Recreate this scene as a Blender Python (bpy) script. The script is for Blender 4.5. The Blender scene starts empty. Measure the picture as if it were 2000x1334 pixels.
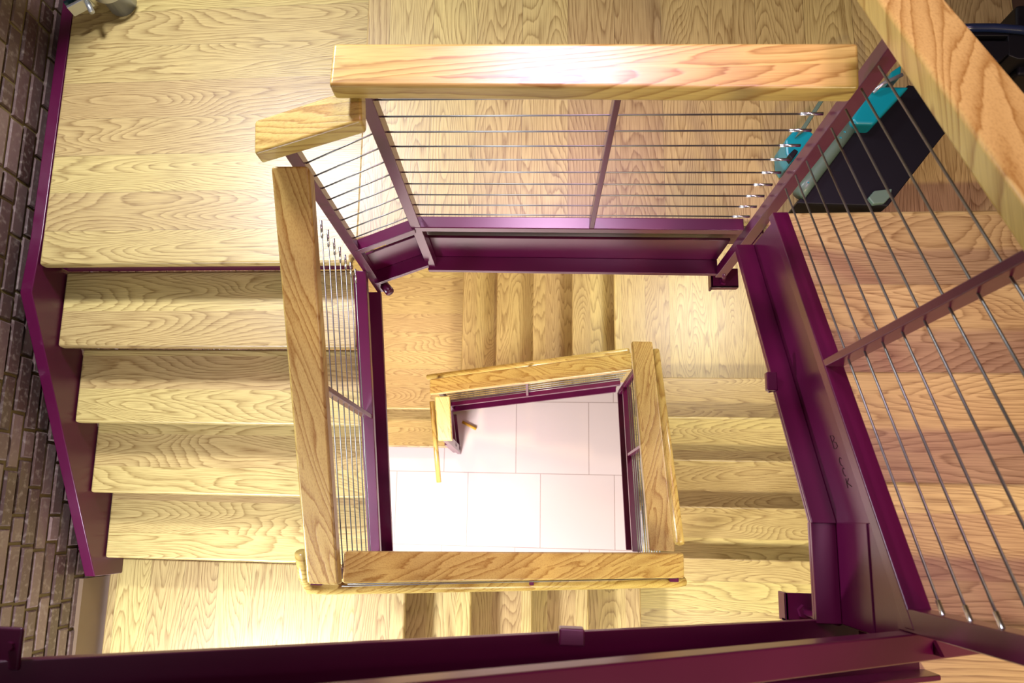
import bpy, bmesh, math, random
from mathutils import Vector, Matrix
random.seed(4)
S = bpy.context.scene
C = S.collection

# ------------------------------------------------------------------ camera
cd = bpy.data.cameras.new('camera'); cam = bpy.data.objects.new('camera', cd); C.objects.link(cam)
S.camera = cam
CAMZ = 6.162
_PX, _PY, _F, _NX, _NY, _YAW = 905.348, 755.428, 1442.212, 1039.199, 1016.888, -0.025
_d = Vector(((_NX-_PX)/_F, -(_NY-_PY)/_F, -1)).normalized()
_x = Vector((math.cos(_YAW), math.sin(_YAW), 0)); _x = (_x - _x.dot(_d)*_d).normalized()
_z = -_d; _y = _z.cross(_x)
RM = Matrix((_x, _y, _z))            # rows = world axes in camera coords  -> camera-to-world rotation
cam.matrix_world = Matrix.Translation((0, 0, CAMZ)) @ RM.to_4x4()
cd.sensor_width = 36; cd.lens = _F/2000*36
cd.shift_x = (1000-_PX)/2000; cd.shift_y = (_PY-667)/2000
cd.clip_start = .02
cd.dof.use_dof = True; cd.dof.focus_distance = 2.6; cd.dof.aperture_fstop = 6.3

# ------------------------------------------------------------------ world, exposure, lamps
S.view_settings.view_transform = 'Standard'; S.view_settings.look = 'None'
S.view_settings.gamma = 1; S.view_settings.use_curve_mapping = False
S.view_settings.exposure = 0.35
w = bpy.data.worlds.new('world'); S.world = w; w.use_nodes = True
w.node_tree.nodes['Background'].inputs[0].default_value = (1.0, .92, .82, 1)
w.node_tree.nodes['Background'].inputs[1].default_value = .12

def area(name, loc, tgt, size, power, col, spread=180):
    l = bpy.data.lights.new(name, 'AREA'); l.shape = 'SQUARE'; l.size = size; l.energy = power; l.color = col
    l.spread = math.radians(spread)
    o = bpy.data.objects.new(name, l); C.objects.link(o); o.location = loc
    o.rotation_euler = (Vector(tgt)-Vector(loc)).to_track_quat('-Z', 'Y').to_euler()
    return o
area('lamp_upper_landing', (-1.35, 2.15, 5.7), (-1.1, .2, 3.2), .28, 41, (.88, .89, 1), 130)
area('lamp_lower_landing', (-1.75, -1.35, 4.4), (-.2, -.7, 2.6), .26, 62, (.84, .86, 1), 140)
area('lamp_under_near_landing', (1.35, -1.35, 4.2), (1.1, .3, 1.8), .2, 26, (1, .93, .70), 140)
area('lamp_under_far_landing', (1.55, 1.95, 3.35), (.5, 1.3, .8), .5, 26, (1, .95, .90), 150)
area('lamp_top_storey', (1.45, -1.5, 6.3), (1.2, .5, 4.0), .16, 17, (1, .84, .52), 130)
area('lamp_stage_pink', (1.0, .1, 8.6), (.75, .3, 3.8), .7, 7, (1, .56, .84), 52)
area('fill_lilac_sheen', (.1, 2.1, 6.8), (.15, .85, 4.7), .55, 4.2, (1, .62, .98), 48)  # added fill: gives the level handrail its pink sheen, no known fixture
area('fill_under_left_landing', (-1.45, 2.1, 3.1), (-1.2, .8, .2), .3, 16, (1, .66, .36), 120)  # added warm fill that brightens the low left landing, not a real fixture
area('fill_ground_floor', (-1.2, -1.9, 2.4), (0, 0, 0), .8, 165, (1, .91, .93))  # added fill to whiten the tiles; stands for no actual lamp

# ------------------------------------------------------------------ levels (metres above the ground floor)
T = .28; R = .1652
zN, zT, zL, zB, z2, zR, zD, zF = 4.626, 3.800, 3.635, 2.809, 1.983, 1.156, .330, 0.
XL, YL, XB, YR, XT, YU, XS = -1.879, .913, -.557, -.176, .554, 1.223, -.612
XW = 1.95   # outer edge of the right flight

# ------------------------------------------------------------------ materials
def newmat(name):
    m = bpy.data.materials.new(name); m.use_nodes = True
    nt = m.node_tree; return m, nt, nt.nodes['Principled BSDF']
def N(nt, t, **kw):
    n = nt.nodes.new(t)
    for k, v in kw.items(): setattr(n, k, v)
    return n
def math_(nt, op, a, b=None, c=None):
    n = N(nt, 'ShaderNodeMath', operation=op)
    for i, v in enumerate((a, b, c)):
        if v is None: continue
        if isinstance(v, (int, float)): n.inputs[i].default_value = v
        else: nt.links.new(v, n.inputs[i])
    return n.outputs[0]
def mixc(nt, fac, a, b, blend='MIX'):
    n = N(nt, 'ShaderNodeMix', data_type='RGBA', blend_type=blend)
    for i, v in ((0, fac), (6, a), (7, b)):
        if isinstance(v, (int, float)): n.inputs[i].default_value = v
        elif isinstance(v, tuple): n.inputs[i].default_value = (*v, 1)
        else: nt.links.new(v, n.inputs[i])
    return n.outputs[2]

def wood(name, along='X', board=.13, seam=.0, light=(.58, .445, .17), dark=(.21, .12, .03), rings=36, rough=.38, tint=.25, lens=.95, across=6.2, fig=.66, pore=.50):
    """flat-sawn oak boards: contour lines of a stretched noise give the cathedral figure"""
    m, nt, b = newmat(name); L = nt.links
    tc = N(nt, 'ShaderNodeTexCoord'); sp = N(nt, 'ShaderNodeSeparateXYZ'); L.new(tc.outputs['Object'], sp.inputs[0])
    oi = N(nt, 'ShaderNodeObjectInfo')
    u, v, zz = (sp.outputs[0], sp.outputs[1], sp.outputs[2]) if along == 'X' else (sp.outputs[1], sp.outputs[0], sp.outputs[2])
    rnd = math_(nt, 'MULTIPLY', oi.outputs['Random'], 37.)
    vb = math_(nt, 'DIVIDE', math_(nt, 'ADD', v, math_(nt, 'MULTIPLY', oi.outputs['Random'], .07)), board)
    bid = math_(nt, 'FLOOR', vb); fr = math_(nt, 'FRACT', vb)
    idn = math_(nt, 'ADD', math_(nt, 'MULTIPLY', bid, 3.17), rnd)
    uu = math_(nt, 'ADD', u, math_(nt, 'MULTIPLY', idn, 1.31))
    co = N(nt, 'ShaderNodeCombineXYZ')
    L.new(math_(nt, 'MULTIPLY', uu, lens), co.inputs[0])
    L.new(math_(nt, 'MULTIPLY', math_(nt, 'ADD', v, math_(nt, 'MULTIPLY', zz, .6)), across), co.inputs[1]); L.new(idn, co.inputs[2])
    n1 = N(nt, 'ShaderNodeTexNoise'); n1.inputs['Scale'].default_value = 1; n1.inputs['Detail'].default_value = 1.2; n1.inputs['Roughness'].default_value = .35
    n1.inputs['Distortion'].default_value = .25
    L.new(co.outputs[0], n1.inputs['Vector'])
    wob = N(nt, 'ShaderNodeTexNoise'); co3 = N(nt, 'ShaderNodeCombineXYZ')
    L.new(math_(nt, 'MULTIPLY', uu, 14.), co3.inputs[0]); L.new(math_(nt, 'MULTIPLY', v, 90.), co3.inputs[1])
    wob.inputs['Scale'].default_value = 1; L.new(co3.outputs[0], wob.inputs['Vector'])
    hgt = math_(nt, 'ADD', math_(nt, 'MULTIPLY', n1.outputs[0], rings), math_(nt, 'MULTIPLY', wob.outputs[0], .5))
    saw = math_(nt, 'FRACT', hgt)
    cr = N(nt, 'ShaderNodeValToRGB'); L.new(saw, cr.inputs[0])
    e = cr.color_ramp.elements; e[0].position = 0; e[0].color = (.1, .1, .1, 1); e[1].position = 1; e[1].color = (1, 1, 1, 1)
    for p, c in ((.45, .25), (.72, .55), (.88, .95), (.96, .3)):
        x = cr.color_ramp.elements.new(p); x.color = (c, c, c, 1)
    cr.color_ramp.elements[-1].color = (.12, .12, .12, 1)
    # pores
    co2 = N(nt, 'ShaderNodeCombineXYZ')
    L.new(math_(nt, 'MULTIPLY', uu, 9.), co2.inputs[0]); L.new(math_(nt, 'MULTIPLY', v, 330.), co2.inputs[1]); L.new(math_(nt, 'MULTIPLY', zz, 330.), co2.inputs[2])
    n2 = N(nt, 'ShaderNodeTexNoise'); n2.inputs['Scale'].default_value = 1; n2.inputs['Detail'].default_value = 2
    L.new(co2.outputs[0], n2.inputs['Vector'])
    por = N(nt, 'ShaderNodeMapRange'); por.inputs[1].default_value = .45; por.inputs[2].default_value = .75; L.new(n2.outputs[0], por.inputs[0])
    fac = math_(nt, 'MINIMUM', math_(nt, 'ADD', math_(nt, 'MULTIPLY', cr.outputs[0], fig), math_(nt, 'MULTIPLY', por.outputs[0], pore)), 1.)
    col = mixc(nt, fac, light, dark)
    # board to board variation
    wn = N(nt, 'ShaderNodeTexWhiteNoise', noise_dimensions='1D'); L.new(idn, wn.inputs['W'])
    hv = N(nt, 'ShaderNodeHueSaturation'); L.new(col, hv.inputs['Color'])
    hv.inputs['Saturation'].default_value = 1
    L.new(math_(nt, 'ADD', math_(nt, 'MULTIPLY', wn.outputs[0], tint), 1-tint/2), hv.inputs['Value'])
    L.new(math_(nt, 'ADD', math_(nt, 'MULTIPLY', wn.outputs[0], .02), .49), hv.inputs['Hue'])
    out = hv.outputs[0]
    if seam > 0:
        sm = math_(nt, 'LESS_THAN', fr, seam/board)
        out = mixc(nt, math_(nt, 'MULTIPLY', sm, .75), out, (.10, .06, .02))
    L.new(out, b.inputs['Base Color'])
    L.new(math_(nt, 'ADD', math_(nt, 'MULTIPLY', n2.outputs[0], .12), rough-.05), b.inputs['Roughness'])
    bp = N(nt, 'ShaderNodeBump'); bp.inputs['Strength'].default_value = .12; bp.inputs['Distance'].default_value = .002
    L.new(math_(nt, 'SUBTRACT', 1, fac), bp.inputs['Height']); L.new(bp.outputs[0], b.inputs['Normal'])
    b.inputs['Coat Weight'].default_value = .2; b.inputs['Coat Roughness'].default_value = .38
    return m

OAKX = wood('oak_boards_x', 'X', board=.14)
OAKY = wood('oak_boards_y', 'Y', board=.14)
DECKX = wood('oak_deck_x', 'X', board=.155, seam=.0012, tint=.2)
DECKY = wood('oak_deck_y', 'Y', board=.16, seam=.0015, tint=.3)
CAPX = wood('oak_cap_x', 'X', board=.5, rings=17, fig=.9, pore=.38, light=(.62, .46, .13), dark=(.32, .17, .03), rough=.3, lens=1.3, across=8)
CAPY = wood('oak_cap_y', 'Y', board=.5, rings=17, fig=.9, pore=.38, light=(.62, .46, .13), dark=(.32, .17, .03), rough=.3, lens=1.1, across=9)

def paint(name, col, rough=.32, spec=.6, bump=.1, metal=0., coat=.3):
    m, nt, b = newmat(name)
    n = N(nt, 'ShaderNodeTexNoise'); n.inputs['Scale'].default_value = 220; n.inputs['Detail'].default_value = 2
    tc = N(nt, 'ShaderNodeTexCoord'); nt.links.new(tc.outputs['Object'], n.inputs['Vector'])
    bp = N(nt, 'ShaderNodeBump'); bp.inputs['Strength'].default_value = bump; bp.inputs['Distance'].default_value = .001
    nt.links.new(n.outputs[0], bp.inputs['Height']); nt.links.new(bp.outputs[0], b.inputs['Normal'])
    n3 = N(nt, 'ShaderNodeTexNoise'); n3.inputs['Scale'].default_value = 6; nt.links.new(tc.outputs['Object'], n3.inputs['Vector'])
    nt.links.new(mixc(nt, n3.outputs[0], tuple(c*.85 for c in col), tuple(min(1, c*1.15) for c in col)), b.inputs['Base Color'])
    b.inputs['Roughness'].default_value = rough; b.inputs['Specular IOR Level'].default_value = spec
    b.inputs['Metallic'].default_value = metal
    b.inputs['Coat Weight'].default_value = coat; b.inputs['Coat Roughness'].default_value = .25
    return m
STEEL = paint('maroon_paint', (.082, .0025, .032), .3, .42, .06, 0, .38)
GALV = paint('galvanised', (.55, .58, .58), .35, .5, .15, .8, 0)
CABLE = paint('steel_cable', (.26, .26, .24), .4, .5, .3, .9, 0)
FIT = paint('swaged_fitting', (.8, .82, .86), .22, .5, .0, 1., 0)
TEAL = paint('teal_plastic', (.0, .27, .31), .3)
SAGE = paint('grey_green_plastic', (.10, .17, .11), .5)
BLACK = paint('black_plastic', (.004, .004, .006), .5, .3, .1, 0, 0)
INK = paint('pencil_mark', (.04, .02, .015), .8, .2, 0, 0, 0)
YEL = paint('yellow_paint', (.75, .42, .03), .5)
DARKCOL = paint('dark_brown_paint', (.05, .02, .02), .5)

def brickmat():
    m, nt, b = newmat('glazed_brick'); L = nt.links
    tc = N(nt, 'ShaderNodeTexCoord')
    at = N(nt, 'ShaderNodeAttribute', attribute_name='shade')
    n = N(nt, 'ShaderNodeTexNoise'); n.inputs['Scale'].default_value = 45; n.inputs['Detail'].default_value = 6; L.new(tc.outputs['Object'], n.inputs['Vector'])
    c1 = mixc(nt, at.outputs['Fac'], (.06, .03, .026), (.20, .13, .12))
    mr = N(nt, 'ShaderNodeMapRange'); mr.inputs[1].default_value = .52; mr.inputs[2].default_value = .72; L.new(n.outputs[0], mr.inputs[0])
    c2 = mixc(nt, math_(nt, 'MULTIPLY', mr.outputs[0], .55), c1, (.34, .28, .24))
    L.new(c2, b.inputs['Base Color']); b.inputs['Roughness'].default_value = .38
    n4 = N(nt, 'ShaderNodeTexNoise'); n4.inputs['Scale'].default_value = 14; n4.inputs['Detail'].default_value = 5; L.new(tc.outputs['Object'], n4.inputs['Vector'])
    bp = N(nt, 'ShaderNodeBump'); bp.inputs['Strength'].default_value = .6; bp.inputs['Distance'].default_value = .006
    L.new(n4.outputs[0], bp.inputs['Height']); L.new(bp.outputs[0], b.inputs['Normal'])
    b.inputs['Coat Weight'].default_value = .5; b.inputs['Coat Roughness'].default_value = .2
    return m
BRICK = brickmat()
MORTAR = paint('mortar', (.16, .12, .045), .6, .4, .8)

def tilemat():
    m, nt, b = newmat('floor_tile'); L = nt.links
    tc = N(nt, 'ShaderNodeTexCoord'); mp = N(nt, 'ShaderNodeMapping'); L.new(tc.outputs['Object'], mp.inputs[0])
    mp.inputs['Location'].default_value = (.138, -.383+.6*5, 0)
    br = N(nt, 'ShaderNodeTexBrick'); L.new(mp.outputs[0], br.inputs[0])
    br.inputs['Scale'].default_value = 1; br.inputs['Brick Width'].default_value = .6; br.inputs['Row Height'].default_value = .6
    br.inputs['Mortar Size'].default_value = .003; br.inputs['Mortar Smooth'].default_value = 0; br.offset = .66; br.offset_frequency = 2
    br.inputs['Color1'].default_value = (.74, .66, .63, 1); br.inputs['Color2'].default_value = (.78, .70, .67, 1); br.inputs['Mortar'].default_value = (.45, .36, .33, 1)
    L.new(br.outputs[0], b.inputs['Base Color']); b.inputs['Roughness'].default_value = .38
    return m
TILE = tilemat()

# ------------------------------------------------------------------ mesh helpers
def obj(name, bm, mat, parent=None, origin=None, bevel=0, seg=2, smooth=False):
    if origin is not None:
        for v in bm.verts: v.co -= Vector(origin)
    bmesh.ops.recalc_face_normals(bm, faces=bm.faces)
    me = bpy.data.meshes.new(name); bm.to_mesh(me); bm.free()
    me.materials.append(mat)
    o = bpy.data.objects.new(name, me); C.objects.link(o)
    if origin is not None: o.location = origin
    if parent is not None:
        o.parent = parent
        if origin is not None: o.location = Vector(origin)-Vector(parent['_loc'])
        else: o.location = -Vector(parent['_loc'])
    if smooth:
        for p in me.polygons: p.use_smooth = True
    if bevel:
        md = o.modifiers.new('bevel', 'BEVEL'); md.width = bevel; md.segments = seg; md.limit_method = 'ANGLE'; md.angle_limit = math.radians(40)
        for p in me.polygons: p.use_smooth = True
        md.harden_normals = True
    return o
def thing(name, label, cat, loc, group=None, kind=None):
    o = bpy.data.objects.new(name, None); C.objects.link(o); o.location = loc; o.empty_display_size = .1
    o['_loc'] = list(loc); o['label'] = label; o['category'] = cat
    if group: o['group'] = group
    return o
def tag(o, label, cat, group=None):
    o['label'] = label; o['category'] = cat
    if group: o['group'] = group
def hexa(bm, pts):
    v = [bm.verts.new(p) for p in pts]
    for f in ((0, 1, 2, 3), (4, 5, 6, 7), (0, 1, 5, 4), (1, 2, 6, 5), (2, 3, 7, 6), (3, 0, 4, 7)):
        bm.faces.new([v[i] for i in f])
def box(bm, x0, x1, y0, y1, z0, z1):
    hexa(bm, [(x0, y0, z0), (x1, y0, z0), (x1, y1, z0), (x0, y1, z0), (x0, y0, z1), (x1, y0, z1), (x1, y1, z1), (x0, y1, z1)])
def boxbm(*a):
    bm = bmesh.new(); box(bm, *a); return bm
def bar(bm, p0, p1, side, s0, s1, h0, h1):
    """prism along p0-p1 with plumb-cut ends; side = horizontal unit vector"""
    p0, p1, side = Vector(p0), Vector(p1), Vector(side).normalized(); Z = Vector((0, 0, 1))
    a = [p+side*s+Z*h for p in (p0, p1) for s, h in ((s0, h0), (s1, h0), (s1, h1), (s0, h1))]
    hexa(bm, a)
def tube(bm, p0, p1, r, n=8, r2=None):
    p0, p1 = Vector(p0), Vector(p1); d = (p1-p0).normalized()
    a = d.orthogonal().normalized(); b = d.cross(a); r2 = r2 or r
    v0 = [bm.verts.new(p0+(a*math.cos(t)+b*math.sin(t))*r) for t in [2*math.pi*i/n for i in range(n)]]
    v1 = [bm.verts.new(p1+(a*math.cos(t)+b*math.sin(t))*r2) for t in [2*math.pi*i/n for i in range(n)]]
    for i in range(n): bm.faces.new((v0[i], v0[(i+1) % n], v1[(i+1) % n], v1[i]))
    bm.faces.new(v0[::-1]); bm.faces.new(v1)
def path(bm, pts, r, n=10):
    pts = [Vector(p) for p in pts]; rings = []
    ref = Vector((0, 0, 1))
    for i, p in enumerate(pts):
        d = ((pts[min(i+1, len(pts)-1)]-pts[max(i-1, 0)])).normalized()
        a = d.cross(ref)
        a = a.normalized() if a.length > 1e-3 else d.orthogonal().normalized()
        b = d.cross(a)
        rr = r[i] if isinstance(r, (list, tuple)) else r
        rings.append([bm.verts.new(p+(a*math.cos(t)+b*math.sin(t))*rr) for t in [2*math.pi*k/n for k in range(n)]])
    for q, s in zip(rings, rings[1:]):
        for i in range(n): bm.faces.new((q[i], q[(i+1) % n], s[(i+1) % n], s[i]))
    bm.faces.new(rings[0][::-1]); bm.faces.new(rings[-1])
def prism(bm, poly, z0, z1):
    a = [bm.verts.new((x, y, z0)) for x, y in poly]; b = [bm.verts.new((x, y, z1)) for x, y in poly]
    n = len(poly)
    for i in range(n): bm.faces.new((a[i], a[(i+1) % n], b[(i+1) % n], b[i]))
    bm.faces.new(a[::-1]); bm.faces.new(b)
def prismYZ(bm, poly, x0, x1):
    a = [bm.verts.new((x0, y, z)) for y, z in poly]; b = [bm.verts.new((x1, y, z)) for y, z in poly]
    n = len(poly)
    for i in range(n): bm.faces.new((a[i], a[(i+1) % n], b[(i+1) % n], b[i]))
    bm.faces.new(a[::-1]); bm.faces.new(b)

# ------------------------------------------------------------------ room shell
fl = obj('floor', boxbm(-3.2, 3.2, -3.2, 3.2, -.1, 0), TILE); fl['kind'] = 'structure'
WX = -1.985
def brick_wall():
    bm = bmesh.new(); sh = bm.verts.layers.float.new('shade')
    rh, bl = .0735, .222; z = .0; row = 0
    while z < 6.6:
        y = -2.4+(row % 2)*bl/2+random.uniform(-.02, .02)
        while y < 3.1:
            l = bl+random.choice((0, 0, -.11, 0))+random.uniform(-.008, .008); s = random.random()
            pr = random.uniform(.0, .007); g = .011
            y0, y1, z0, z1 = y+g/2, y+l-g/2, z+g/2+random.uniform(-.002, .002), z+rh-g/2+random.uniform(-.002, .002)
            c = .006; x = WX+pr
            P = [(WX-.02, y0, z0), (WX-.02, y1, z0), (WX-.02, y1, z1), (WX-.02, y0, z1),
                 (x-c, y0, z0), (x-c, y1, z0), (x-c, y1, z1), (x-c, y0, z1),
                 (x, y0+c, z0+c), (x, y1-c, z0+c), (x, y1-c, z1-c), (x, y0+c, z1-c)]
            v = [bm.verts.new(p) for p in P]
            for q in v: q[sh] = s
            for f in ((4, 5, 9, 8), (5, 6, 10, 9), (6, 7, 11, 10), (7, 4, 8, 11), (8, 9, 10, 11), (0, 1, 5, 4), (1, 2, 6, 5), (2, 3, 7, 6), (3, 0, 4, 7)):
                bm.faces.new([v[i] for i in f])
            y += l
        z += rh; row += 1
    return bm
wl = obj('wall_left', brick_wall(), BRICK); wl['kind'] = 'structure'
mo = obj('trim_1', boxbm(WX-.14, WX-.006, -2.4, 3.1, 0, 6.6), MORTAR); mo['kind'] = 'structure'
PLASTER = paint('wall_plaster', (.30, .22, .15), .7, .3, .3, 0, 0)
wr = obj('wall_right', boxbm(1.96, 2.06, -2.4, 2.72, 0, 6.6), PLASTER); wr['kind'] = 'structure'
wb = obj('wall_back', boxbm(-2.0, 1.96, 2.62, 2.72, 0, 6.6), PLASTER); wb['kind'] = 'structure'
bb = obj('baseboard_left', boxbm(WX-.005, WX+.022, -2.2, -.30, zB-.05, zB+.17), paint('baseboard_paint', (.16, .10, .05), .6)); bb['kind'] = 'structure'

# ------------------------------------------------------------------ decks and flights
TH = .042
def deck(th, name, poly_box, z, mat, bev=.010):
    x0, x1, y0, y1 = poly_box
    return obj(name, boxbm(x0, x1, y0, y1, z-TH, z), mat, th, ((x0+x1)/2, (y0+y1)/2, z), bevel=bev, seg=3)
G = None
# far landing (T)
t = thing('stair_landing', 'long oak landing with the teal equipment standing on it, behind the pink-lit guard rail', 'stair landing', (.6, 1.6, zT-TH))
bm = bmesh.new(); prism(bm, [(XS, 2.6), (XS, .932), (-.41, .972), (-.37, .982), (XW, .982), (XW, 2.6)], zT-TH, zT)
obj('deck', bm, DECKY, t, (.6, 1.6, zT), bevel=.010, seg=3)
obj('support_beam', boxbm(XS+.05, XW, 1.02, 1.07, zT-.30, zT-TH-.001), STEEL, t)
obj('riser', boxbm(XS+.03, XS+.045, 1.1, 2.55, zL+.002, zT-TH-.001), STEEL, t)
# left upper landing (L)
t = thing('stair_landing', 'pale oak landing in the upper left corner beside the brick wall, above the left flight', 'stair landing', (-1.25, 1.7, zL-TH))
bm = bmesh.new(); prism(bm, [(XL, 2.6), (XL, YL), (-.668, YL), (-.668, .935), (XS+.02, .955), (XS+.028, 2.6)], zL-TH, zL)
obj('deck', bm, DECKX, t, (-1.25, 1.7, zL), bevel=.010, seg=3)
bm = bmesh.new(); box(bm, XL+.01, -.70, YL+.03, YL+.045, zL-R+.002, zL-TH-.001)
obj('riser', bm, STEEL, t)
# lower left landing (B)
t = thing('stair_landing', 'white-lit oak landing at the lower left, with vertical boards beside the baseboard', 'stair landing', (-1.25, -1.0, zB-TH))
deck(t, 'deck', (-1.945, XB, -1.6, YL-5*T+.27), zB, DECKY)
obj('riser', boxbm(XB-.05, XB-.035, -1.55, -.28, zB-R+.002, zB-TH-.001), STEEL, t)
# lower right landing (2)
t = thing('stair_landing', 'oak landing at the bottom right under the maroon corner bracket', 'stair landing', (1.25, -.9, z2-TH))
deck(t, 'deck', (.552, XW, -1.6, YR), z2, DECKX)
obj('riser', boxbm(.64, XW-.02, YR-.05, YR-.035, z2-R+.002, z2-TH-.001), STEEL, t)
# lower far right landing (R)
t = thing('stair_landing', 'bright white-lit oak landing seen through the right side of the well', 'stair landing', (1.25, 1.6, zR-TH))
deck(t, 'deck', (XT, XW, YR+4*T, 2.5), zR, DECKY)
obj('riser', boxbm(XT+.035, XT+.05, .98, 2.45, zR-R+.002, zR-TH-.001), STEEL, t)
# lower far left landing (D)
t = thing('stair_landing', 'orange-lit low oak landing seen through the left side of the well', 'stair landing', (-1.2, 1.6, zD-TH))
deck(t, 'deck', (XL, XT-4*T+.01, .862, 2.5), zD, DECKX)
obj('riser', boxbm(XL+.02, -.70, .895, .91, zD-R+.002, zD-TH-.001), STEEL, t)
# near landing (N)
t = thing('stair_landing', 'pale oak landing at the bottom right edge of the picture, beside the magenta tube end', 'stair landing', (1.25, -.9, zN-TH))
deck(t, 'deck', (.67, XW, -1.6, YU-5*T), zN, DECKX)
obj('riser', boxbm(.69, XW-.02, YU-5*T-.05, YU-5*T-.035, zN-R+.002, zN-TH-.001), STEEL, t)

def flight(label, zs, n, tread_fn, riser_fn, mat, loc):
    f = thing('stair_flight', label, 'stairs', loc)
    for k in range(1, n+1):
        x0, x1, y0, y1 = tread_fn(k); z = zs-k*R
        obj('tread', boxbm(x0, x1, y0, y1, z-TH, z), mat, f, ((x0+x1)/2, (y0+y1)/2, z), bevel=.011, seg=3)
        x0, x1, y0, y1 = riser_fn(k)
        obj('riser', boxbm(x0, x1, y0, y1, z-R+.002, z-TH-.001), STEEL, f)
    return f
OV = .03
# left flight: four treads going down from L towards the viewer
f = flight('left flight of four pale oak treads running down beside the brick wall', zL, 4,
           lambda k: (XL, -.673, YL-k*T, YL-(k-1)*T+OV), lambda k: (XL+.01, -.70, YL-k*T+.03, YL-k*T+.042), OAKX, (-1.26, .3, zB))
bm = bmesh.new()
prismYZ(bm, [(2.55, zL-.01), (1.03, zL-.005), (.80, zL+.012), (-.285, 3.025), (-.285, zB+.0), (-.18, zB), (.75, zL-.28), (2.55, zL-.28)], -1.932, -1.884)
obj('outer_stringer', bm, STEEL, f, bevel=.004)
# bottom flight (lower): goes down from B to 2, left to right
f = flight('bottom flight of oak treads between the two yellow handrails and the dark near stringer', zB, 4,
           lambda k: (XB+(k-1)*T-OV, XB+k*T, -1.55, -.255), lambda k: (XB+k*T-.05, XB+k*T-.035, -1.5, -.28), OAKY, (0, -.9, z2))
# right lower flight
f = flight('lower right flight of yellow-lit oak treads seen through the right side of the well', z2, 4,
           lambda k: (.628, XW, YR+(k-1)*T-OV, YR+k*T), lambda k: (.64, XW-.02, YR+k*T-.05, YR+k*T-.035), OAKX, (1.25, .4, zR))
# far lower flight
f = flight('lower far flight of narrow oak treads with vertical grain, left of the white-lit landing', zR, 4,
           lambda k: (XT-k*T, XT-(k-1)*T+OV, .93, 2.4), lambda k: (XT-k*T+.035, XT-k*T+.05, .96, 2.35), OAKY, (0, 1.6, zD))
# last short flight to the floor
f = flight('last short step of orange-lit oak above the tiled floor', zD, 1,
           lambda k: (XL, -.66, .862-.29*k, .862-.29*(k-1)+OV), lambda k: (XL+.01, -.70, .862-.29*k+.03, .862-.29*k+.042), OAKX, (-1.26, .7, 0))
# upper right flight (down from N to T)
f = flight('upper right flight of dark pink-lit oak treads behind the slanting cables', zN, 4,
           lambda k: (.703, XW, YU-5*T+(k-1)*T-OV, YU-5*T+k*T), lambda k: (.70, XW-.02, YU-5*T+k*T-.05, YU-5*T+k*T-.035), OAKX, (1.3, .4, zT))
# near flight, up from N to the left (only its stringer shows)
f = thing('stair_flight', 'blurred near stair flight whose maroon stringer crosses the bottom edge', 'stairs', (0, -.9, zN))
for k in range(0, 6):
    x1 = .67-k*T; z = zN+(k+1)*R
    obj('tread', boxbm(x1-T-OV, x1, -1.6, -.335, z-TH, z), OAKY, f, (x1-T/2, -.95, z), bevel=.011, seg=3)

def nearn(x): return zN+(.67-x)/T*R
# ------------------------------------------------------------------ stringers (C channels round the well)
def channel(parent, p0, p1, side, top, bot, s_web, s_toe, name='stringer', th=.010, fl=.012):
    """web + two flanges pointing to the well; heights relative to p line; side points into the well"""
    bm = bmesh.new()
    bar(bm, p0, p1, side, s_web-th, s_web, bot, top)
    bar(bm, p0, p1, side, s_web, s_toe, bot, bot+fl)
    bar(bm, p0, p1, side, s_toe-.006, s_toe, bot-.012, bot)
    return obj(name, bm, STEEL, parent, bevel=.002, seg=1)

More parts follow.
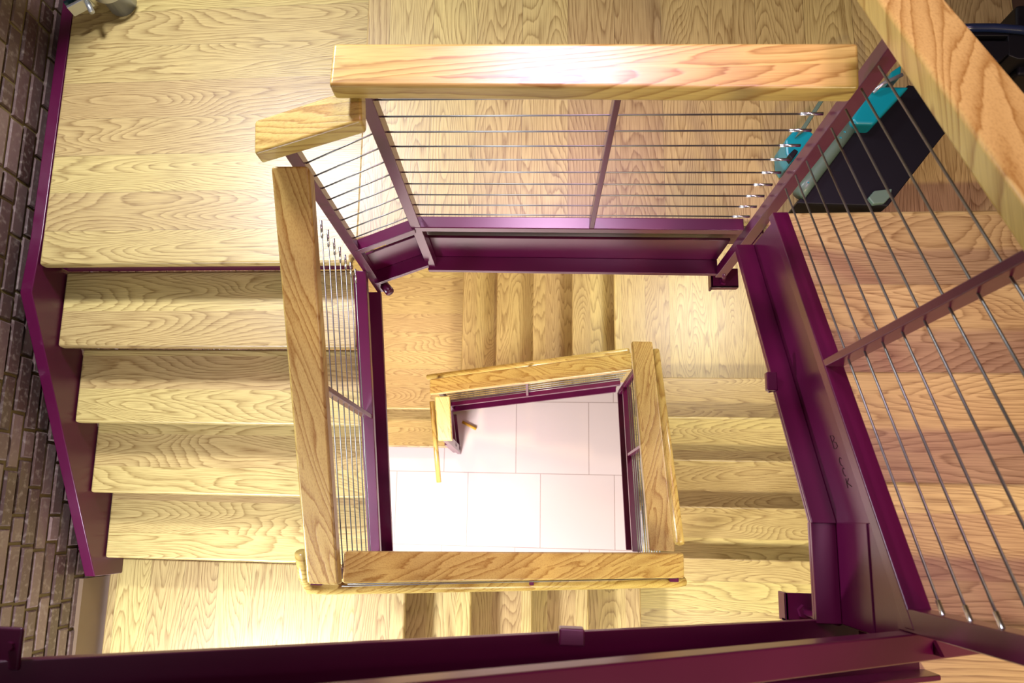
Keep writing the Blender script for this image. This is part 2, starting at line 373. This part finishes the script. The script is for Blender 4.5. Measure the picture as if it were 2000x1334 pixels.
# ------------------------------------------------------------------ railings
def railing(label, p0, p1, side, tube_h, cap0, cap1, capw, capmat, posts, wires, group=None, capth=.052, wire_r=.0022, fit=0, channel_spec=None, name='guard_railing', cap_side=None, tw=.02, tth=.035, loc=None, sec=None, w_in=(0, 0), cap_mitre=(0, 0)):
    """p0,p1: 3D line of the bottom tube top centre; posts: list of (t, foot_drop, top_z, w_along, w_across)"""
    p0, p1 = Vector(p0), Vector(p1); side = Vector(side).normalized()
    al = Vector((p1.x-p0.x, p1.y-p0.y, 0)).normalized()
    t = thing(name, label, 'railing', loc or tuple(p0), group)
    bm = bmesh.new(); bar(bm, p0, p1, side, -tw, tw, -tth, 0); obj('bottom_rail', bm, STEEL, t, bevel=.003, seg=2)
    c0, c1 = Vector(cap0), Vector(cap1)
    cal = Vector((c1.x-c0.x, c1.y-c0.y, 0)).normalized(); cs = Vector((-cal.y, cal.x, 0))
    bm = bmesh.new(); bar(bm, c0, c1, cs, -capw/2, capw/2, -capth, 0)
    # slight mitre at the ends
    mid = (c0+c1)/2
    obj('handrail', bm, capmat, t, tuple(mid), bevel=.008, seg=3)
    for (f, drop, top, wa, wc) in posts:
        q = p0.lerp(p1, f); bm = bmesh.new()
        zt = top
        hexa(bm, [tuple(q+al*a+side*c+Vector((0, 0, h))) for h in (-drop, zt-q.z) for a, c in ((-wa, -wc), (wa, -wc), (wa, wc), (-wa, wc))])
        obj('post', bm, STEEL, t, bevel=.002, seg=1)
    w0, w1 = w_in
    a, b_ = p0.lerp(p1, w0), p0.lerp(p1, 1-w1)
    for h in wires:
        q0, q1 = a+Vector((0, 0, h)), b_+Vector((0, 0, h))
        bm = bmesh.new(); tube(bm, q0, q1, wire_r, 7)
        c = obj('cable', bm, CABLE, t, smooth=True)
        if fit:
            d = (q1-q0).normalized()
            ends = [(q1, -d)] if fit == 1 else [(q0, d)] if fit == -1 else [(q1, -d), (q0, d)]
            for e, dd in ends:
                bm = bmesh.new(); tube(bm, e, e+dd*.05, .0038, 10)
                k = obj('cable_end_fitting', bm, FIT, None, smooth=True); k.parent = c
                k.location = (0, 0, 0)
    if channel_spec:
        ln = (p1-p0)/Vector((p1.x-p0.x, p1.y-p0.y, 0)).length
        ch = channel(t, p0+ln*channel_spec[4], p1-ln*channel_spec[5], side, *channel_spec[:4])
    return t
def nR(y): return zT+(YU-y)/T*R
def nL(y): return zL-(YL-y)/T*R

WT = [.061+.0728*i for i in range(11)]
# T guard
tg = railing('level guard with a wide pink-lit oak handrail and level cables across the top', (-.40, .955, zT+.10), (.655, .932, zT+.10), (0, -1, 0), 0,
        (-.425, .925, 4.800), (.625, .885, 4.800), .098, CAPX,
        [(.012, .40, 4.75, .017, .019), (.552, .035, 4.75, .0075, .018)], WT[:10], fit=1,
        channel_spec=(-.20, -.40, -.025, .030, 0, -.012), w_in=(.02, 0))
# corner guard A-D
cg = railing('short sloping corner guard of yellow oak between the pink handrail and the left handrail', (-.612, .905, 3.815), (-.395, .950, 3.895), (.2, -.98, 0), 0,
        (-.645, .855, 4.640), (-.372, .873, 4.738), .084, CAPX,
        [(.0, .46, 4.60, .016, .018)], [.062+.0748*i for i in range(10)], fit=0,
        channel_spec=(-.15, -.33, -.02, .03, 0, 0), w_in=(0, .0))
# left railing
lg = railing('long yellow oak handrail and cables of the left flight', (-.632, .885, 3.625), (-.628, -.20, 3.135), (1, 0, 0), 0,
        (-.587, .825, 4.557), (-.598, -.195, 4.020), .094, CAPY,
        [(.468, .02, 4.26, .0085, .016), (.985, .3, 3.98, .018, .018)], [.09+.072*i for i in range(11)], fit=-1,
        channel_spec=(-.05, -.27, -.03, .022, 0, 0), w_in=(.02, .02))
# upper right railing
def line_x(x, y, h): return (x, y, nR(y)+h)
rg = railing('upper right sloping guard with a big blurred oak handrail in the top right corner', line_x(.632, .80, .25), line_x(.632, -.16, .25), (-1, 0, 0), 0,
        (.635, .955, nR(.955)+.985), (.635, -.30, nR(-.30)+.985), .105, CAPY,
        [(.475, .02, nR(.345)+.95, .0085, .019), (.985, .05, nR(-.145)+.95, .019, .019)], [.07+.0735*i for i in range(10)], fit=1,
        channel_spec=(-.11, -.30, -.022, .030, -.03, .17), w_in=(-.045, .01))
channel(rg, (.632, .012, zN), (.632, -.20, zN), (-1, 0, 0), -.006, -.165, -.022, .030)
bm = bmesh.new()
hexa(bm, [(.681+dx, .913+dy, z) for z in (3.49, 4.90) for dx, dy in ((-.018, -.018), (.018, -.018), (.018, .018), (-.018, .018))])
obj('post', bm, STEEL, tg, bevel=.002, seg=1)

bm = bmesh.new(); prismYZ(bm, [(.02, 4.615), (.02, 4.63), (-.20, 4.85), (-.20, 4.615)], .657, .663)
obj('gusset_plate', bm, STEEL, rg)
# bottom lower railing
CB0, CB1 = (-.585, -.158, 3.845), (.612, -.163, 3.035)
bg = railing('yellow-olive oak handrail lying level across the lower edge of the well', (-.60, -.215, zB+.29), (.60, -.215, z2+.27), (0, 1, 0), 0,
        CB0, CB1, .098, CAPX,
        [(.5, .02, 3.39, .0085, .016), (.985, .3, 2.98, .018, .018)], [.07+.0748*i for i in range(10)],
        channel_spec=(-.05, -.27, -.03, .022, 0, 0), w_in=(.01, .01))
bm = bmesh.new(); path(bm, [(-.735, -.12, 3.80), (-.735, -.20, 3.74), (-.725, -.235, 3.715), (-.68, -.238, 3.69), (.60, -.240, 2.915), (.635, -.235, 2.895)], .021, 12)
o = obj('lower_handrail', bm, CAPX, bg, smooth=True)
o['label'] = 'thin rounded lower handrail'
# right lower railing
rg2 = railing('lower right oak handrail and guard inside the well', (.585, .86, zR+.32), (.555, -.15, zR+.91), (-1, 0, 0), 0,
        (.558, .925, 2.385), (.535, -.11, 3.00), .104, CAPY,
        [(.0, .30, 2.33, .016, .016), (.46, .02, 2.60, .0085, .016)], [.08+.0748*i for i in range(10)],
        channel_spec=(-.06, -.27, -.03, .022, 0, 0), wire_r=.003)
bm = bmesh.new(); path(bm, [(.645, .90, 2.27), (.63, -.08, 2.86)], .02, 12); o = obj('lower_handrail', bm, CAPY, rg2, smooth=True); o['label'] = 'thin glossy lower handrail'
# far lower railing
tg2 = railing('lower far oak handrail sloping down to the left, white-lit at its right end', (-.64, .845, .735), (.56, .895, 1.41), (0, -1, 0), 0,
        (-.660, .829, 1.545), (.525, .853, 2.235), .098, CAPX,
        [(.012, .3, 1.49, .016, .016), (.50, .02, 1.84, .0085, .016)], [.07+.0748*i for i in range(10)],
        channel_spec=(-.06, -.27, -.03, .022, 0, 0), wire_r=.003)
bm = bmesh.new(); path(bm, [(-.70, .925, 1.36), (.53, .945, 2.06)], .02, 12); o = obj('lower_handrail', bm, CAPX, tg2, smooth=True)
# last railing at the floor
lg2 = railing('short last handrail with its bent end post standing on the tiled floor', (-.645, .84, .50), (-.615, .56, .40), (1, 0, 0), 0,
        (-.613, .815, 1.265), (-.603, .530, 1.120), .102, CAPY,
        [(.97, .40, 1.06, .035, .016)], [.06+.0748*i for i in range(6)],
        channel_spec=(-.06, -.3, -.03, .022, 0, 0), wire_r=.003)
bm = bmesh.new(); path(bm, [(-.70, .80, 1.13), (-.655, .25, .97)], .018, 12); o = obj('lower_handrail', bm, CAPY, lg2, smooth=True); o['label'] = 'thin wooden grab rail running out past the last step'
obj('end_post', boxbm(-.665, -.60, .545, .60, 0, .62), STEEL, lg2, bevel=.004)

# near railing
def nn(x, h): return zN+(.56-x)/T*R+h
nr = railing('blurred magenta bottom rail of the near guard along the lower edge', (.83, -.187, nn(.83, .24)), (-.95, -.187, nn(-.95, .45)), (0, 1, 0), 0,
        (.70, -.21, nn(.70, .98)), (.5, -.21, nn(.5, .98)), .1, CAPX,
        [], [],
        tw=.022, tth=.045)
channel(nr, (.74, -.187, nn(.74, .24)), (-.95, -.187, nn(-.95, .25)), (0, 1, 0), -.08, -.385, -.07, -.006)
obj('closure_plate', (lambda b: (bar(b, (.80, -.25, nn(.80, .10)), (-.95, -.25, nn(-.95, .10)), (0, 1, 0), -.028, .024, -.1, 0), b)[1])(bmesh.new()), STEEL, nr, bevel=.003)

# pencil marks on the right web plate: "B  C C K", part of the upper right guard
def at_line(y, hz, x=.6535):
    return Vector((x, y, nR(y)+hz))
strokes = {
 'B': [[(0, 0), (0, 1), (.45, .92), (.5, .72), (.1, .52), (.55, .4), (.6, .12), (.3, 0), (0, 0)]],
 'C': [[(.5, .85), (.3, 1), (.05, .75), (0, .4), (.1, .1), (.3, 0)]],
 'K': [[(0, 0), (.1, 1)], [(.5, 1), (.05, .45)], [(.12, .5), (.6, .1)]]}
bm = bmesh.new()
for ch, y, sz in (('B', .201, .031), ('C', .149, .019), ('C', .126, .018), ('K', .103, .020)):
    for st in strokes[ch]:
        pts = []
        for (a, b) in st:
            pts.append(at_line(y-(1-b)*sz, (.068 if ch == 'B' else .074)+a*(.026 if ch == 'C' else .034)))
        path(bm, pts, .0007, 5)
o = obj('pencil_marks', bm, INK, rg)

# ------------------------------------------------------------------ corner brackets
def bracket(label, x0, x1, y0, y1, z, r0, r1, col=STEEL):
    t = thing('corner_bracket', label, 'bracket', ((x0+x1)/2, (y0+y1)/2, z))
    bm = bmesh.new(); box(bm, x0, x1, y0, y1, z-.008, z); box(bm, x0, x0+.008, y0, y1, z-.05, z); box(bm, x0, x1, y0, y0+.008, z-.03, z)
    obj('plate', bm, col, t, bevel=.002)
    bm = bmesh.new(); tube(bm, r0, r1, .0085, 12); obj('rod', bm, col, t, smooth=True)
    bm = bmesh.new(); tube(bm, Vector(r0)-Vector((0, 0, .004)), Vector(r0)+Vector((0, 0, .012)), .016, 6); obj('nut', bm, col, t)
    return t
bracket('maroon corner bracket with a slanting rod at the lower right of the well', .585, .70, -.215, -.15, 4.33, (.625, -.19, 4.335), (.648, -.195, 4.47))
bracket('small maroon corner bracket with a copper-lit rod at the upper right corner of the well', .665, .765, .88, .955, 3.42, (.71, .905, 3.425), (.684, .90, 3.53))
t = thing('tie_hook', 'small round maroon pipe end at the upper left corner of the well', 'bracket', (-.53, .87, 3.45))
bm = bmesh.new(); tube(bm, (-.605, .92, 3.40), (-.56, .865, 3.43), .018, 14); obj('pipe', bm, STEEL, t, smooth=True)

# ------------------------------------------------------------------ standpipe and clamp, upper left
def px(u, v, z):
    """a point at height z that the measured pixel (u, v) of the photograph corresponds to"""
    w = RM @ Vector(((u-_PX)/_F, (_PY-v)/_F, -1)); s = (z-CAMZ)/w.z
    return Vector((w.x*s, w.y*s, z))
q0, q1 = px(45, 1226, 5.225), px(40, 1312, 5.225)
bm = bmesh.new(); box(bm, q0.x-.17, q0.x, q1.y, q0.y, 5.217, 5.225); obj('splice_plate', bm, STEEL, nr, bevel=.004)
bm = bmesh.new(); q = px(22, 1262, 5.225); tube(bm, q, q+Vector((0, 0, .006)), .006, 6); obj('bolt', bm, STEEL, nr)
def lug(par, u0, v0, u1, v1, z, h=.035):
    a, b = px(u0, v1, z), px(u1, v0, z)
    obj('lug', boxbm(a.x, b.x, a.y, b.y, z-h, z), STEEL, par, bevel=.003)
lug(nr, 1092, 1229, 1142, 1262, 4.93)
lug(rg, 1499, 726, 1518, 762, 4.29, .02)
bm = bmesh.new(); a, b = px(1500, 764, 4.27), px(1516, 760, 4.27); tube(bm, a, b, .005, 8); obj('bolt', bm, STEEL, rg)
pc = px(208, -34, zL+.12)
t = thing('standpipe', 'grey pipe with a galvanised clamp in the top left corner', 'pipe', (pc.x, pc.y, zL))
bm = bmesh.new(); tube(bm, (pc.x, pc.y, zL), (pc.x, pc.y, zL+1.6), .058, 28); obj('pipe', bm, GALV, t, smooth=True)
zc = zL+.10
bm = bmesh.new()
def ringplate(bm, cx, cy, r0, r1, a0, a1, z0, z1, n=20):
    A = []
    for i in range(n+1):
        a = a0+(a1-a0)*i/n
        A.append([bm.verts.new((cx+r*math.cos(a), cy+r*math.sin(a), z)) for r, z in ((r0, z0), (r1, z0), (r1, z1), (r0, z1))])
    for p, q in zip(A, A[1:]):
        for k in range(4): bm.faces.new((p[k], p[(k+1) % 4], q[(k+1) % 4], q[k]))
    bm.faces.new(A[0]); bm.faces.new(A[-1][::-1])
ringplate(bm, pc.x, pc.y, .062, .078, math.radians(190), math.radians(355), zc, zc+.05)
p_in = px(186, 12, zc); p_out = px(146, 33, zc)
d = (p_out-p_in).normalized(); sd = Vector((-d.y, d.x, 0))
bar(bm, p_in, p_out, sd, -.012, .0, 0, .05)
obj('clamp_jaw', bm, GALV, t, bevel=.002)
bm = bmesh.new(); bar(bm, p_in+sd*(-.02), p_out+sd*(-.02)+d*.005, sd, -.026, -.014, .005, .04); obj('clamp_strap', bm, paint('blue_steel', (.02, .09, .14), .3, .5, 0, .5), t)
bm = bmesh.new(); q = px(176, 16, zc+.03); tube(bm, q+sd*.02, q-sd*.05, .011, 12); obj('bolt', bm, GALV, t, smooth=True)

# ------------------------------------------------------------------ equipment on the far landing
zt = zT+.17
t = thing('equipment_case', 'turquoise machine with a flat black top lying on the far landing under the big handrail', 'machine', (1.05, 1.2, zT))
bm = bmesh.new()
poly = [px(*p, zt) for p in ((1556, 397), (1735, 402), (1842, 265), (1905, 195), (1775, 165), (1672, 245))]
prism(bm, [(p.x, p.y) for p in poly], zT+.02, zt); obj('black_deck', bm, BLACK, t, bevel=.004)
bm = bmesh.new(); path(bm, [px(1560, 382, zt+.005), px(1580, 355, zt+.005), px(1625, 295, zt+.005), px(1668, 238, zt+.005)], .020, 14)
obj('side_tube', bm, SAGE, t, smooth=True)
bm = bmesh.new()
for u, v in ((1575, 362), (1583, 352), (1638, 275), (1646, 264)):
    a = px(u-9, v-6, zt+.006); b = px(u+8, v+6, zt+.006); m_ = (a+b)/2+Vector((0, 0, .02))
    path(bm, [a, m_, b], .0022, 6)
obj('band', bm, TEAL, t, smooth=True)
bm = bmesh.new()
poly = [px(*p, zt+.05) for p in ((1664, 232), (1670, 242), (1708, 243), (1778, 168), (1700, 168), (1690, 185))]
prism(bm, [(p.x, p.y) for p in poly], zt-.12, zt+.05); obj('nose_cover', bm, TEAL, t, bevel=.012, seg=3)
bm = bmesh.new(); poly = [px(*p, zt+.01) for p in ((1737, 160), (1760, 150), (1762, 125), (1740, 140))]
prism(bm, [(p.x, p.y) for p in poly], zt-.1, zt+.01); poly = [px(*p, zT+.1) for p in ((1684, 112), (1694, 101), (1700, 110), (1690, 122))]
obj('rear_cover', bm, TEAL, t, bevel=.006)
bm = bmesh.new(); path(bm, [px(1705, 180, zt+.06), px(1725, 163, zt+.07), px(1762, 146, zt+.07)], .006, 8); obj('pull_bar', bm, GALV, t, smooth=True)
# lever on the left
bm = bmesh.new(); bar(bm, px(1562, 262, zT+.13), px(1612, 185, zT+.13), (.8, .6, 0), -.018, .018, -.03, 0); obj('lever', bm, SAGE, t, bevel=.003)
bm = bmesh.new(); poly = [px(*p, zT+.12) for p in ((1536, 300), (1534, 272), (1556, 248), (1576, 250), (1592, 262), (1560, 305), (1545, 318))]
prism(bm, [(p.x, p.y) for p in poly], zT+.0, zT+.12); obj('foot', bm, TEAL, t, bevel=.008)
bm = bmesh.new(); poly = [px(*p, zT+.135) for p in ((1540, 302), (1552, 290), (1560, 295), (1548, 312))]
prism(bm, [(p.x, p.y) for p in poly], zT+.10, zT+.135); obj('foot_pad', bm, BLACK, t, bevel=.003)
bm = bmesh.new(); poly = [px(*p, zT+.16) for p in ((1690, 392), (1702, 378), (1737, 374), (1733, 390), (1722, 402), (1700, 404))]
prism(bm, [(p.x, p.y) for p in poly], zT+.0, zt+.012); obj('latch', bm, SAGE, t, bevel=.004)
# black carrying handle further right
z5 = zT+.30
t = thing('black_tote', 'black plastic tub with a curved handle at the top right edge behind the big handrail', 'tub', tuple(px(1990, 110, zT)))
bm = bmesh.new(); path(bm, [px(1865, 56, z5), px(1900, 54, z5), px(1940, 54, z5), px(1990, 58, z5), px(2040, 66, z5)], .012, 12); obj('handle_bar', bm, paint('dark_blue_plastic', (.01, .02, .06), .25), t, smooth=True)
bm = bmesh.new()
P = lambda *a: [(q.x, q.y) for q in (px(u, v, z5-.02) for u, v in a)]
prism(bm, P((1865, 64), (1975, 64), (1975, 74), (1870, 74)), z5-.05, z5-.01)
prism(bm, P((1964, 66), (2040, 70), (2040, 118), (1985, 119), (1966, 112)), z5-.10, z5-.01)
prism(bm, P((1880, 83), (1968, 83), (1968, 108), (1946, 126), (1925, 112)), z5-.10, z5-.01)
obj('rim', bm, BLACK, t, bevel=.004)
a = px(2005, 95, z5); bm = bmesh.new(); prism(bm, [(a.x+.0, a.y-.05), (a.x+.30, a.y-.05), (a.x+.30, a.y+.18), (a.x+.02, a.y+.18)], zT, z5-.05); obj('body', bm, BLACK, t, bevel=.01)
# dark steel column in the corner
a = px(1980, 42, zT); tag(obj('steel_column', boxbm(a.x, a.x+.2, a.y, a.y+.3, zT, 6.5), DARKCOL, bevel=.004), 'dark brown column at the top right corner of the picture', 'column')
# yellow stick on the tiled floor
a, b = px(903, 824, .012), px(930, 838, .012)
bm = bmesh.new(); tube(bm, a, b, .012, 10); o = obj('stick', bm, YEL, smooth=True); tag(o, 'short yellow stick lying on the tiles beside the last post', 'stick')

# ------------------------------------------------------------------ clean-up of helper property
for o in list(bpy.data.objects):
    if '_loc' in o.keys(): del o['_loc']
